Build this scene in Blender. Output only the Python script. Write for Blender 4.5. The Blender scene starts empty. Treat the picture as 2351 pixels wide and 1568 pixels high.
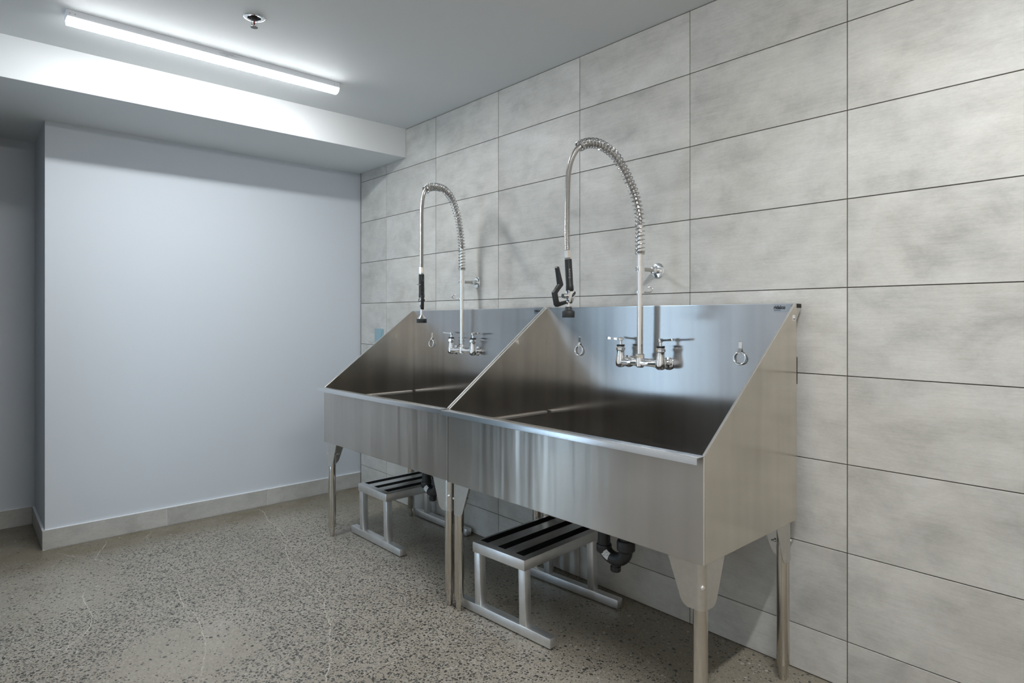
import bpy, bmesh, math, random
from mathutils import Vector, Matrix

# ------------------------------------------------------------------ camera, light, exposure
scene = bpy.context.scene
COL = scene.collection
random.seed(4)

cam_data = bpy.data.cameras.new('camera')
cam_data.sensor_width = 36.0
cam_data.sensor_fit = 'HORIZONTAL'
cam_data.lens = 36.0 * 1418.16 / 2351.0
cam_data.shift_y = -(784.0 - 727.41) / 2351.0
cam_data.clip_start = 0.02
cam = bpy.data.objects.new('camera', cam_data)
COL.objects.link(cam)
cam.location = (4.20374, -2.25759, 1.27212)
YAW = 0.73248
_f = Vector((-math.cos(YAW), math.sin(YAW), 0))
_r = Vector((math.sin(YAW), math.cos(YAW), 0))
_u = Vector((0, 0, 1))
cam.rotation_euler = Matrix((_r, _u, -_f)).transposed().to_euler()
scene.camera = cam

LAMP_OVERHEAD = 240.0
LAMP = 130.0          # emission of the strip light diffusers
SKY = 5.0            # daylight outside the glazed door
world = bpy.data.worlds.new('daylight')
scene.world = world
world.use_nodes = True
_bg = world.node_tree.nodes['Background']
_bg.inputs[0].default_value = (0.66, 0.82, 1.0, 1)
_bg.inputs[1].default_value = SKY

vs = scene.view_settings
vs.view_transform = 'Standard'
vs.look = 'None'
vs.exposure = 0.0
vs.gamma = 1.0
vs.use_curve_mapping = False
scene.cycles.use_denoising = True
scene.cycles.max_bounces = 8
scene.cycles.diffuse_bounces = 4
scene.cycles.glossy_bounces = 6
scene.cycles.transmission_bounces = 2
scene.cycles.transparent_max_bounces = 4
scene.cycles.use_adaptive_sampling = True
scene.cycles.adaptive_threshold = 0.03
scene.cycles.use_light_tree = False
scene.cycles.sample_clamp_indirect = 6.0
scene.cycles.caustics_reflective = True

# ------------------------------------------------------------------ helpers: scene objects
WORLD = {}           # world location of each object made here


def bm_new():
    return bmesh.new()


def finish(name, bm, mat, parent=None, smooth=False, origin=None):
    """bmesh in world coordinates -> one mesh object, origin at its own centre."""
    vs_ = [v.co for v in bm.verts]
    if origin is None:
        lo = Vector((min(v.x for v in vs_), min(v.y for v in vs_), min(v.z for v in vs_)))
        hi = Vector((max(v.x for v in vs_), max(v.y for v in vs_), max(v.z for v in vs_)))
        origin = (lo + hi) / 2
    origin = Vector(origin)
    bmesh.ops.translate(bm, verts=bm.verts, vec=-origin)
    bmesh.ops.recalc_face_normals(bm, faces=bm.faces)
    me = bpy.data.meshes.new(name)
    bm.to_mesh(me)
    bm.free()
    if mat:
        me.materials.append(mat)
    if smooth:
        for p in me.polygons:
            p.use_smooth = True
        me.set_sharp_from_angle(angle=math.radians(38))
    ob = bpy.data.objects.new(name, me)
    place(ob, origin, parent)
    return ob


def place(ob, loc, parent=None):
    COL.objects.link(ob)
    loc = Vector(loc)
    WORLD[ob.name] = loc
    if parent is not None:
        ob.parent = parent
        ob.location = loc - WORLD[parent.name]
    else:
        ob.location = loc


def tag(ob, label, cat=None, group=None, kind=None):
    if label:
        ob['label'] = label
    if cat:
        ob['category'] = cat
    if group:
        ob['group'] = group
    if kind:
        ob['kind'] = kind
    return ob


def thing(name, loc, label, cat, group=None):
    ob = bpy.data.objects.new(name, None)
    ob.empty_display_size = 0.05
    place(ob, loc)
    return tag(ob, label, cat, group)


# ------------------------------------------------------------------ helpers: shapes
def box(bm, x0, x1, y0, y1, z0, z1, bev=0.0, seg=2):
    r = bmesh.ops.create_cube(bm, size=1.0)
    vv = r['verts']
    for v in vv:
        v.co = Vector((x0 + (v.co.x + .5) * (x1 - x0), y0 + (v.co.y + .5) * (y1 - y0), z0 + (v.co.z + .5) * (z1 - z0)))
    if bev:
        es = list({e for v in vv for e in v.link_edges})
        bmesh.ops.bevel(bm, geom=es, offset=bev, segments=seg, affect='EDGES', profile=0.5)
    return bm


def frames(pts):
    pts = [Vector(p) for p in pts]
    T = []
    for i in range(len(pts)):
        a = pts[max(i - 1, 0)]
        b = pts[min(i + 1, len(pts) - 1)]
        T.append((b - a).normalized())
    n = T[0].orthogonal().normalized()
    out = []
    for i, t in enumerate(T):
        n = (n - t * n.dot(t)).normalized()
        out.append((pts[i], t, n, t.cross(n)))
    return out


def tube(bm, pts, r, n=12, caps=True):
    fr = frames(pts)
    rings = []
    for i, (p, t, a, b) in enumerate(fr):
        rr = r[i] if isinstance(r, (list, tuple)) else r
        rings.append([bm.verts.new(p + (a * math.cos(2 * math.pi * k / n) + b * math.sin(2 * math.pi * k / n)) * rr) for k in range(n)])
    for i in range(len(rings) - 1):
        for k in range(n):
            bm.faces.new((rings[i][k], rings[i][(k + 1) % n], rings[i + 1][(k + 1) % n], rings[i + 1][k]))
    if caps:
        bm.faces.new(rings[0])
        bm.faces.new(rings[-1])
    return bm


def lathe(bm, prof, origin, axis=(0, 0, 1), n=24, phase=0.0, ref=None):
    """prof: list of (radius, height) along axis from origin."""
    o = Vector(origin)
    t = Vector(axis).normalized()
    a = (Vector(ref) - t * t.dot(Vector(ref))).normalized() if ref else t.orthogonal().normalized()
    b = t.cross(a)
    rings = []
    for r, h in prof:
        if r < 1e-6:
            rings.append([bm.verts.new(o + t * h)])
        else:
            rings.append([bm.verts.new(o + t * h + (a * math.cos(phase + 2 * math.pi * k / n) + b * math.sin(phase + 2 * math.pi * k / n)) * r) for k in range(n)])
    for i in range(len(rings) - 1):
        A, B = rings[i], rings[i + 1]
        for k in range(n):
            k2 = (k + 1) % n
            if len(A) == 1 and len(B) == 1:
                continue
            if len(A) == 1:
                bm.faces.new((A[0], B[k], B[k2]))
            elif len(B) == 1:
                bm.faces.new((A[k], A[k2], B[0]))
            else:
                bm.faces.new((A[k], A[k2], B[k2], B[k]))
    if len(rings[0]) > 1:
        bm.faces.new(rings[0])
    if len(rings[-1]) > 1:
        bm.faces.new(rings[-1])
    return bm


def prism(bm, poly, o, ex, ey, ez, t0, t1, bev=0.0):
    """2D polygon (in ex, ey from o) extruded along ez from t0 to t1."""
    o, ex, ey, ez = Vector(o), Vector(ex), Vector(ey), Vector(ez)
    A = [bm.verts.new(o + ex * p[0] + ey * p[1] + ez * t0) for p in poly]
    B = [bm.verts.new(o + ex * p[0] + ey * p[1] + ez * t1) for p in poly]
    fs = [bm.faces.new(A), bm.faces.new(B)]
    n = len(poly)
    for i in range(n):
        fs.append(bm.faces.new((A[i], A[(i + 1) % n], B[(i + 1) % n], B[i])))
    if bev:
        es = list({e for f in fs for e in f.edges})
        bmesh.ops.bevel(bm, geom=es, offset=bev, segments=2, affect='EDGES', profile=0.5)
    return bm


def torus(bm, c, axis, R, r, n=32, m=10, ref=None):
    c = Vector(c)
    t = Vector(axis).normalized()
    a = t.orthogonal().normalized()
    b = t.cross(a)
    g = []
    for i in range(n):
        w = 2 * math.pi * i / n
        d = a * math.cos(w) + b * math.sin(w)
        g.append([bm.verts.new(c + d * (R + r * math.cos(2 * math.pi * j / m)) + t * r * math.sin(2 * math.pi * j / m)) for j in range(m)])
    for i in range(n):
        for j in range(m):
            bm.faces.new((g[i][j], g[(i + 1) % n][j], g[(i + 1) % n][(j + 1) % m], g[i][(j + 1) % m]))
    return bm


def spline(pts, per=8):
    """Catmull-Rom through the points."""
    P = [Vector(p) for p in pts]
    P = [P[0] * 2 - P[1]] + P + [P[-1] * 2 - P[-2]]
    out = []
    for i in range(1, len(P) - 2):
        p0, p1, p2, p3 = P[i - 1], P[i], P[i + 1], P[i + 2]
        for k in range(per):
            s = k / per
            out.append(0.5 * ((2 * p1) + (p2 - p0) * s + (2 * p0 - 5 * p1 + 4 * p2 - p3) * s * s + (3 * p1 - p0 - 3 * p2 + p3) * s ** 3))
    out.append(P[-2])
    return out


def resample(pts, step):
    out = [pts[0].copy()]
    acc = 0.0
    for a, b in zip(pts, pts[1:]):
        L = (b - a).length
        if L < 1e-9:
            continue
        d = step - acc
        while d <= L:
            out.append(a + (b - a) * (d / L))
            d += step
        acc = L - (d - step)
    return out


def text_mesh(name, body, size, mat, parent, o, ex, ey, ez, bold=0.0, squash=1.0, rise=0.0004):
    """flat lettering: ex reading direction, ey up, ez out of the surface; o = lower left."""
    cu = bpy.data.curves.new(name, 'FONT')
    cu.body = body
    cu.size = size
    cu.offset = bold
    tmp = bpy.data.objects.new(name, cu)
    COL.objects.link(tmp)
    dg = bpy.context.evaluated_depsgraph_get()
    me = bpy.data.meshes.new_from_object(tmp.evaluated_get(dg))
    bpy.data.objects.remove(tmp)
    ex, ey, ez, o = Vector(ex), Vector(ey), Vector(ez), Vector(o)
    for v in me.vertices:
        v.co = o + ex * (v.co.x * squash) + ey * v.co.y + ez * rise
    c = sum((v.co for v in me.vertices), Vector()) / max(1, len(me.vertices))
    for v in me.vertices:
        v.co -= c
    me.materials.clear()
    me.materials.append(mat)
    ob = bpy.data.objects.new(name, me)
    place(ob, c, parent)
    return ob


# ------------------------------------------------------------------ materials
class Nodes:
    def __init__(self, name):
        self.m = bpy.data.materials.new(name)
        self.m.use_nodes = True
        self.t = self.m.node_tree
        self.b = self.t.nodes['Principled BSDF']

    def n(self, typ, **kw):
        nd = self.t.nodes.new(typ)
        for k, v in kw.items():
            if k.startswith('i_'):
                nd.inputs[int(k[2:])].default_value = v
            else:
                setattr(nd, k, v)
        return nd

    def l(self, a, b):
        self.t.links.new(a, b)

    def noise(self, vec, scale, detail=4, rough=.55, dist=0.0):
        nd = self.n('ShaderNodeTexNoise')
        nd.inputs['Scale'].default_value = scale
        nd.inputs['Detail'].default_value = detail
        nd.inputs['Roughness'].default_value = rough
        nd.inputs['Distortion'].default_value = dist
        if vec:
            self.l(vec, nd.inputs['Vector'])
        return nd.outputs[0]

    def mapping(self, vec, scale=(1, 1, 1), loc=(0, 0, 0)):
        nd = self.n('ShaderNodeMapping')
        nd.inputs['Scale'].default_value = scale
        nd.inputs['Location'].default_value = loc
        self.l(vec, nd.inputs['Vector'])
        return nd.outputs[0]

    def ramp(self, fac, stops):
        nd = self.n('ShaderNodeValToRGB')
        cr = nd.color_ramp
        while len(cr.elements) < len(stops):
            cr.elements.new(0.5)
        for e, (p, c) in zip(cr.elements, stops):
            e.position = p
            e.color = (c, c, c, 1) if isinstance(c, (int, float)) else (*c, 1)
        self.l(fac, nd.inputs[0])
        return nd.outputs[0]

    def mix(self, fac, a, b, mode='MIX'):
        nd = self.n('ShaderNodeMix', data_type='RGBA', blend_type=mode)
        for s, v in ((nd.inputs[0], fac), (nd.inputs[6], a), (nd.inputs[7], b)):
            if isinstance(v, (int, float)):
                s.default_value = v if s.type == 'VALUE' else (v, v, v, 1)
            elif isinstance(v, tuple):
                s.default_value = (*v, 1)
            else:
                self.l(v, s)
        return nd.outputs[2]

    def math(self, op, a, b=None, clamp=False):
        nd = self.n('ShaderNodeMath', operation=op, use_clamp=clamp)
        for s, v in zip(nd.inputs, (a, b)):
            if v is None:
                continue
            if isinstance(v, (int, float)):
                s.default_value = v
            else:
                self.l(v, s)
        return nd.outputs[0]

    def bump(self, h, strength, dist=0.01, normal=None):
        nd = self.n('ShaderNodeBump')
        nd.inputs['Strength'].default_value = strength
        nd.inputs['Distance'].default_value = dist
        self.l(h, nd.inputs['Height'])
        if normal:
            self.l(normal, nd.inputs['Normal'])
        self.l(nd.outputs[0], self.b.inputs['Normal'])
        return nd.outputs[0]

    def set(self, color=None, rough=None, metal=None, spec=None, aniso=None):
        for k, v in (('Base Color', color), ('Roughness', rough), ('Metallic', metal), ('Specular IOR Level', spec), ('Anisotropic', aniso)):
            if v is None:
                continue
            s = self.b.inputs[k]
            if isinstance(v, tuple):
                s.default_value = (*v, 1)
            elif isinstance(v, (int, float)):
                s.default_value = v
            else:
                self.l(v, s)
        return self


def plain(name, color, rough=.5, metal=0.0, spec=.5, grain=0.0, gscale=60):
    N = Nodes(name)
    N.set(color, rough, metal, spec)
    tc = N.n('ShaderNodeTexCoord').outputs['Object']
    nz = N.noise(tc, gscale, 3)
    N.l(N.ramp(nz, [(.3, tuple(c * (1 - grain * .5) for c in color)), (.7, tuple(min(1, c * (1 + grain * .5)) for c in color))]), N.b.inputs['Base Color'])
    if grain:
        N.bump(nz, grain * .3, .0005)
    return N.m


def tile_material(name, dark=1.0):
    """concrete-look porcelain; every tile gets its own cut of the pattern."""
    N = Nodes(name)
    tc = N.n('ShaderNodeTexCoord').outputs['Object']
    oi = N.n('ShaderNodeObjectInfo')
    off = N.n('ShaderNodeVectorMath', operation='SCALE')
    cx = N.n('ShaderNodeCombineXYZ')
    N.l(oi.outputs['Random'], cx.inputs[0])
    N.l(N.math('FRACT', N.math('MULTIPLY', oi.outputs['Random'], 17.3)), cx.inputs[1])
    N.l(N.math('FRACT', N.math('MULTIPLY', oi.outputs['Random'], 91.7)), cx.inputs[2])
    N.l(cx.outputs[0], off.inputs[0])
    off.inputs['Scale'].default_value = 40.0
    ad = N.n('ShaderNodeVectorMath', operation='ADD')
    N.l(tc, ad.inputs[0])
    N.l(off.outputs[0], ad.inputs[1])
    p = ad.outputs[0]
    cloud = N.noise(N.mapping(p, (1, 1, 1.6)), 3.2, 6, .62, .6)
    blot = N.noise(N.mapping(p, (1, 1, 1.4)), 8.0, 5, .6, .3)
    brush = N.noise(N.mapping(p, (6, 30, 90)), 1.6, 5, .7)
    fine = N.noise(N.mapping(p, (60, 60, 160)), 1.5, 3, .6)
    warm = N.noise(p, 2.2, 3, .5)
    c1 = N.ramp(cloud, [(.30, (.31, .308, .295)), (.50, (.495, .492, .478)), (.68, (.62, .62, .61))])
    c2 = N.mix(.38, c1, N.ramp(blot, [(.32, (.28, .277, .264)), (.50, (.51, .507, .492)), (.70, (.64, .64, .63))]))
    c3 = N.mix(.22, c2, N.ramp(brush, [(.28, (.30, .30, .29)), (.5, (.52, .52, .51)), (.75, (.66, .66, .655))]))
    c4 = N.mix(.12, c3, N.ramp(fine, [(.3, (.30, .30, .29)), (.7, (.66, .66, .65))]))
    c5 = N.mix(N.ramp(warm, [(.45, 0.0), (.75, .55)]), c4, N.mix(1.0, c4, (.985, .965, .925), 'MULTIPLY'))
    jit = N.math('ADD', N.math('MULTIPLY', N.math('FRACT', N.math('MULTIPLY', oi.outputs['Random'], 53.1)), .10), .95 * dark)
    c6 = N.n('ShaderNodeVectorMath', operation='SCALE')
    N.l(N.mix(1.0, c5, (1.0, .988, .955), 'MULTIPLY'), c6.inputs[0])
    N.l(jit, c6.inputs['Scale'])
    N.l(c6.outputs[0], N.b.inputs['Base Color'])
    N.l(N.ramp(cloud, [(.3, .46), (.7, .36)]), N.b.inputs['Roughness'])
    N.b.inputs['Specular IOR Level'].default_value = .4
    N.bump(brush, .06, .001)
    return N.m


BARE = [(1.63, -1.57, .34, .92), (.62, -1.95, .42, .8), (3.1, -.9, .5, .6)]     # patches the grinder left closed


def floor_material():
    N = Nodes('polished_concrete')
    pos = N.n('ShaderNodeNewGeometry').outputs['Position']
    big = N.noise(pos, .85, 2, .55)
    mid = N.noise(pos, 4.5, 3, .6)
    fine = N.noise(pos, 70, 2, .7)
    tone = N.ramp(big, [(.30, (.225, .203, .165)), (.5, (.300, .280, .243)), (.72, (.365, .350, .318))])
    tone = N.mix(.45, tone, N.ramp(mid, [(.25, (.185, .165, .128)), (.5, (.30, .277, .237)), (.75, (.41, .392, .352))]))
    tone = N.mix(.30, tone, N.ramp(fine, [(.28, (.14, .128, .108)), (.52, (.30, .28, .243)), (.75, (.50, .485, .45))]))
    wx = N.n('ShaderNodeSeparateXYZ')
    N.l(pos, wx.inputs[0])
    zone = N.noise(N.mapping(pos, (1, 1, 1), (3.7, 1.9, 0)), 1.15, 2, .55)
    zone = N.ramp(zone, [(.30, 0.15), (.46, 1.0)])
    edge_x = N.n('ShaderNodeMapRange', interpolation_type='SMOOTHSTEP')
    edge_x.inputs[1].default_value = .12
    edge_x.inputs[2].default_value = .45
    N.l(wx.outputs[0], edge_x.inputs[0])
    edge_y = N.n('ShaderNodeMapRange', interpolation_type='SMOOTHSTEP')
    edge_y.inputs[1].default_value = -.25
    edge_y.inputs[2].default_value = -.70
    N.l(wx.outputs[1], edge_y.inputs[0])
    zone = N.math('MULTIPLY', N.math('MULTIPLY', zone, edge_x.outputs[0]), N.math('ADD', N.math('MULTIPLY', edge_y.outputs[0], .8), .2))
    for bx, by, br_, amt in BARE:
        dv = N.n('ShaderNodeVectorMath', operation='DISTANCE')
        N.l(pos, dv.inputs[0])
        dv.inputs[1].default_value = (bx, by, 0)
        dd = N.math('ADD', dv.outputs['Value'], N.math('MULTIPLY', N.math('SUBTRACT', big, .5), .5))
        mr = N.n('ShaderNodeMapRange', interpolation_type='SMOOTHSTEP')
        mr.inputs[1].default_value = br_ * .55
        mr.inputs[2].default_value = br_
        mr.inputs[3].default_value = 1 - amt
        mr.inputs[4].default_value = 1.0
        N.l(dd, mr.inputs[0])
        zone = N.math('MULTIPLY', zone, mr.outputs[0])
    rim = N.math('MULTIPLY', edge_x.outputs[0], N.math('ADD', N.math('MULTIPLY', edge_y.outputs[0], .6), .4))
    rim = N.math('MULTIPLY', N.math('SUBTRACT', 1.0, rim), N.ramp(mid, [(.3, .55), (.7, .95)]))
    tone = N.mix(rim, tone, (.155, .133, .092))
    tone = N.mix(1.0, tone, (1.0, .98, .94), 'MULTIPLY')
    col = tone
    wob = N.n('ShaderNodeVectorMath', operation='ADD')
    nv = N.n('ShaderNodeTexNoise')
    nv.inputs['Scale'].default_value = 62
    nv.inputs['Detail'].default_value = 1
    N.l(pos, nv.inputs['Vector'])
    sc_ = N.n('ShaderNodeVectorMath', operation='SCALE')
    N.l(nv.outputs['Color'], sc_.inputs[0])
    sc_.inputs['Scale'].default_value = .009
    N.l(pos, wob.inputs[0])
    N.l(sc_.outputs[0], wob.inputs[1])
    for scale, frac, rad, seed in ((58, .36, .42, 0.0), (90, .48, .46, 5.3), (150, .40, .46, 9.1)):
        v = N.n('ShaderNodeTexVoronoi', voronoi_dimensions='2D')
        v.inputs['Scale'].default_value = scale
        N.l(N.mapping(wob.outputs[0], (1, 1, 1), (seed, seed * .7, 0)), v.inputs['Vector'])
        sep = N.n('ShaderNodeSeparateColor')
        N.l(v.outputs['Color'], sep.inputs[0])
        lim = N.math('MULTIPLY', N.math('ADD', N.math('MULTIPLY', sep.outputs[1], .6), .4), rad)
        inside = N.math('LESS_THAN', v.outputs['Distance'], lim)
        dens = N.math('ADD', N.math('MULTIPLY', zone, frac), .035)
        pick = N.math('LESS_THAN', sep.outputs[0], dens)
        m = N.math('MULTIPLY', inside, pick)
        shade = N.ramp(sep.outputs[2], [(0.0, (.022, .023, .023)), (.5, (.055, .055, .052)), (.80, (.13, .125, .112)), (.95, (.40, .38, .34))])
        col = N.mix(N.math('MULTIPLY', m, .9), col, shade)
    # pale sand grains
    v = N.n('ShaderNodeTexVoronoi', voronoi_dimensions='2D')
    v.inputs['Scale'].default_value = 120
    N.l(pos, v.inputs['Vector'])
    sep = N.n('ShaderNodeSeparateColor')
    N.l(v.outputs['Color'], sep.inputs[0])
    m = N.math('MULTIPLY', N.math('LESS_THAN', v.outputs['Distance'], .22), N.math('LESS_THAN', sep.outputs[0], .10))
    col = N.mix(N.math('MULTIPLY', m, .6), col, (.52, .50, .46))
    N.l(col, N.b.inputs['Base Color'])
    N.l(N.ramp(mid, [(.3, .34), (.7, .48)]), N.b.inputs['Roughness'])
    N.b.inputs['Specular IOR Level'].default_value = .45
    return N.m


def steel(name, tangent, rough=.24, aniso=.7, color=(.60, .585, .56), wave=.0, streak=(40, 40, 2), ripple=.001):
    """brushed stainless sheet: blur runs along `tangent`, grain across it."""
    N = Nodes(name)
    N.set(color, rough, 1.0, None, aniso)
    geo = N.n('ShaderNodeNewGeometry').outputs['Position']
    tv = N.n('ShaderNodeCombineXYZ')
    for i in range(3):
        tv.inputs[i].default_value = tangent[i]
    N.l(tv.outputs[0], N.b.inputs['Tangent'])
    st = N.noise(N.mapping(geo, streak), 1.0, 2, .5)  # these streaks also tint the colour, painting in smeared reflections
    bl = N.noise(geo, 2.4, 3, .5, .4)
    r = N.math('ADD', N.math('MULTIPLY', st, .05), N.math('ADD', N.math('MULTIPLY', bl, .08), rough - .065))
    N.l(r, N.b.inputs['Roughness'])
    N.l(N.mix(.5, N.ramp(st, [(.25, tuple(c * .74 for c in color)), (.5, tuple(c * .98 for c in color)), (.75, tuple(c * 1.16 for c in color))]),
              N.ramp(bl, [(.28, tuple(c * .78 for c in color)), (.7, tuple(c * 1.10 for c in color))])), N.b.inputs['Base Color'])
    if wave:
        b1 = N.n('ShaderNodeBump')
        b1.inputs['Strength'].default_value = 1.0
        b1.inputs['Distance'].default_value = wave
        N.l(N.noise(geo, 1.7, 1, .4), b1.inputs['Height'])
        N.bump(st, 1.0, ripple, b1.outputs[0])
    return N.m


def emitter(name, color, strength):
    N = Nodes(name)
    N.b.inputs['Base Color'].default_value = (.85, .85, .85, 1)
    N.b.inputs['Emission Color'].default_value = (*color, 1)
    # the LED board faces down: the flanks of the lens give less light
    sx = N.n('ShaderNodeSeparateXYZ')
    N.l(N.n('ShaderNodeNewGeometry').outputs['Normal'], sx.inputs[0])
    dn = N.math('MULTIPLY', sx.outputs[2], -1.0, True)
    N.l(N.math('MULTIPLY', N.math('ADD', N.math('MULTIPLY', N.math('POWER', dn, 1.6), .96), .04), strength), N.b.inputs['Emission Strength'])
    return N.m


def paint(name, color, rough=.55):
    N = Nodes(name)
    pos = N.n('ShaderNodeNewGeometry').outputs['Position']
    nz = N.noise(pos, 140, 3, .6)
    bg = N.noise(pos, .8, 2, .5)
    N.l(N.ramp(bg, [(.3, tuple(c * .985 for c in color)), (.7, color)]), N.b.inputs['Base Color'])
    N.set(None, rough, 0.0, .3)
    N.bump(nz, .05, .0008)
    return N.m


M = {}
M['tile'] = tile_material('concrete_look_tile')
M['base_tile'] = tile_material('baseboard_tile', .93)
M['grout'] = plain('dark_grout', (.095, .082, .066), .85, grain=.3, gscale=300)
M['floor'] = floor_material()
M['crack'] = plain('filled_crack', (.44, .41, .35), .6, grain=.5, gscale=40)
M['wall_paint'] = paint('pale_blue_grey_paint', (.575, .612, .652))
M['white_paint'] = paint('white_paint', (.76, .77, .78))
M['shade_paint'] = paint('dark_teal_shade_paint', (.18, .22, .245))  # dark colour made up to dim the light reaching the recess
M['beige_paint'] = paint('beige_paint', (.65, .565, .46))
M['ceiling_paint'] = paint('ceiling_paint', (.66, .675, .675), .7)
M['white_trim'] = plain('white_trim', (.78, .80, .83), .4)
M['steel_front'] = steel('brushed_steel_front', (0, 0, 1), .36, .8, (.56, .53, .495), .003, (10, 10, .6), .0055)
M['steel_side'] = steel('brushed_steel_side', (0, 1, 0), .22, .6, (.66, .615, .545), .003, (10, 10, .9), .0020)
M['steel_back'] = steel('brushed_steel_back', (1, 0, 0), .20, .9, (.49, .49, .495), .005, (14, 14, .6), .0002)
M['steel_rim'] = plain('steel_rim', (.74, .755, .78), .2, 1.0, grain=.05)
M['steel_edge'] = plain('polished_steel_edge', (.90, .90, .90), .32, 1.0)
M['steel_bead'] = plain('ground_weld', (.66, .62, .57), .38, 1.0, grain=.05)
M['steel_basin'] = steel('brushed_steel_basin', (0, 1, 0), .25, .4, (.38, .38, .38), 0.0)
M['steel_leg'] = plain('steel_leg', (.64, .605, .55), .15, 1.0, grain=.06)
M['steel_gusset'] = plain('steel_gusset', (.62, .60, .565), .38, 1.0, grain=.08)
M['chrome'] = plain('chrome', (.93, .94, .95), .05, 1.0)
M['hose'] = plain('hose_steel', (.50, .485, .47), .3, 1.0)
M['spring'] = plain('spring_steel', (.56, .55, .54), .2, 1.0)
M['aluminium'] = plain('satin_aluminium', (.84, .85, .865), .40, 1.0, grain=.10, gscale=25)
M['grip_tape'] = plain('black_grip_tape', (.006, .006, .0065), .8, 0.0, .12, grain=.6, gscale=500)
M['black'] = plain('black_plastic', (.014, .015, .016), .36, grain=.2)
M['rubber'] = plain('black_rubber', (.022, .024, .025), .5, grain=.2)
M['abs'] = plain('black_drain_plastic', (.018, .019, .021), .42, grain=.25)
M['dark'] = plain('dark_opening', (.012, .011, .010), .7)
M['ink'] = plain('black_ink', (.010, .010, .012), .6)
M['grey_ink'] = plain('grey_ink', (.33, .33, .34), .6)
M['sticker'] = plain('white_sticker', (.74, .74, .74), .5, grain=.05)
M['clear_sticker'] = plain('grey_blue_sticker', (.46, .49, .53), .28, 1.0)
M['plate'] = plain('pale_blue_plate', (.25, .37, .42), .45)
M['fixture'] = plain('white_enamel', (.72, .75, .79), .4)
M['diffuser'] = emitter('lit_diffuser', (.955, .98, 1.0), LAMP)
M['diffuser_overhead'] = emitter('lit_diffuser_overhead', (.97, .985, 1.0), LAMP_OVERHEAD)
M['bronze'] = plain('dull_bronze', (.16, .15, .13), .4, 1.0)
M['bulb'] = plain('red_glass_bulb', (.14, .010, .010), .15)
M['ring_gap_black'] = plain('black_ring_and_gap_shade', (.008, .008, .008), .35)  # black of the faucet rings, and painted shade between the tubs
M['door_frame'] = plain('door_frame_metal', (.10, .105, .11), .4, .5)


def glass_material():
    N = Nodes('door_glass')
    t = N.t
    out = t.nodes['Material Output']
    tr = N.n('ShaderNodeBsdfTransparent')
    gl = N.n('ShaderNodeBsdfGlossy')
    gl.inputs['Roughness'].default_value = .02
    tr.inputs[0].default_value = (.92, .96, .97, 1)
    fr = N.n('ShaderNodeFresnel')
    fr.inputs[0].default_value = 1.45
    mx = N.n('ShaderNodeMixShader')
    N.l(fr.outputs[0], mx.inputs[0])
    N.l(tr.outputs[0], mx.inputs[1])
    N.l(gl.outputs[0], mx.inputs[2])
    N.l(mx.outputs[0], out.inputs[0])
    return N.m


M['glass'] = glass_material()

# ------------------------------------------------------------------ the room
H = 2.54             # ceiling
SOF_X, SOF_Z = 0.6222, 2.347
X1, Y0 = 5.7, -2.65   # far ends of the room, behind the camera
WY = -1.8985         # free end of the painted wall
RX = -0.59           # recessed wall


def slab(name, x0, x1, y0, y1, z0, z1, mat, label=None, bev=0.0):
    bm = bm_new()
    box(bm, x0, x1, y0, y1, z0, z1, bev)
    ob = finish(name, bm, mat)
    tag(ob, label, None, None, 'structure')
    return ob


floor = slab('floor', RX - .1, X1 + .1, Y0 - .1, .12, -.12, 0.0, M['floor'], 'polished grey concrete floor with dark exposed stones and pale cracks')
ceiling = slab('ceiling', SOF_X - .02, X1 + .1, Y0 - .1, .12, H, H + .1, M['ceiling_paint'], 'flat light grey painted ceiling')
soffit = slab('ceiling_soffit', RX - .1, SOF_X, Y0 - .1, -.0008, SOF_Z, H + .1, M['ceiling_paint'], 'lowered boxed soffit running above the blue wall', .0015)
wall_back = slab('wall_back', RX + .0, -.012, WY, .012, 0, SOF_Z + .0005, M['wall_paint'], 'pale blue grey painted wall below the soffit')
wall_recess = slab('wall_recess', RX - .1, RX - .012, Y0 - .1, .012, 0, SOF_Z + .0005, M['wall_paint'], 'shaded blue grey wall set back at the left edge')
DX0, DX1, DZ = .62, 1.22, 2.06
slab('wall_front', DX1, X1 + .1, Y0 - .1, Y0, 0, H, M['white_paint'])
slab('wall_front_end', RX - .012, DX0, Y0 - .1, Y0, 0, SOF_Z + .0005, M['shade_paint'])  # unseen wall end, given a dark colour to dim the recess
slab('added_light_blocker', -.16, .02, Y0, -2.25, 0, SOF_Z + .0005, M['shade_paint'])  # unseen pier added to keep the door's daylight off the recess
slab('wall_front_lintel', DX0, DX1, Y0 - .1, Y0, DZ, SOF_Z + .0005, M['white_paint'])
slab('wall_right', X1, X1 + .1, Y0, .0025, 0, H, M['beige_paint'])

# glazed door beyond the left edge of the picture
bm = bm_new()
box(bm, DX0, DX0 + .04, Y0 - .08, Y0 - .02, 0, DZ)
box(bm, DX1 - .04, DX1, Y0 - .08, Y0 - .02, 0, DZ)
box(bm, DX0 + .04, DX1 - .04, Y0 - .08, Y0 - .02, DZ - .07, DZ)
box(bm, DX0 + .04, DX1 - .04, Y0 - .08, Y0 - .02, 0, .03)
door = finish('door_1', bm, M['door_frame'])
tag(door, 'dark framed glazed door letting in daylight', None, None, 'structure')
bm = bm_new()
box(bm, DX0 + .04, DX1 - .04, Y0 - .053, Y0 - .047, .03, DZ - .07)
finish('pane', bm, M['glass'], door)

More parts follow.
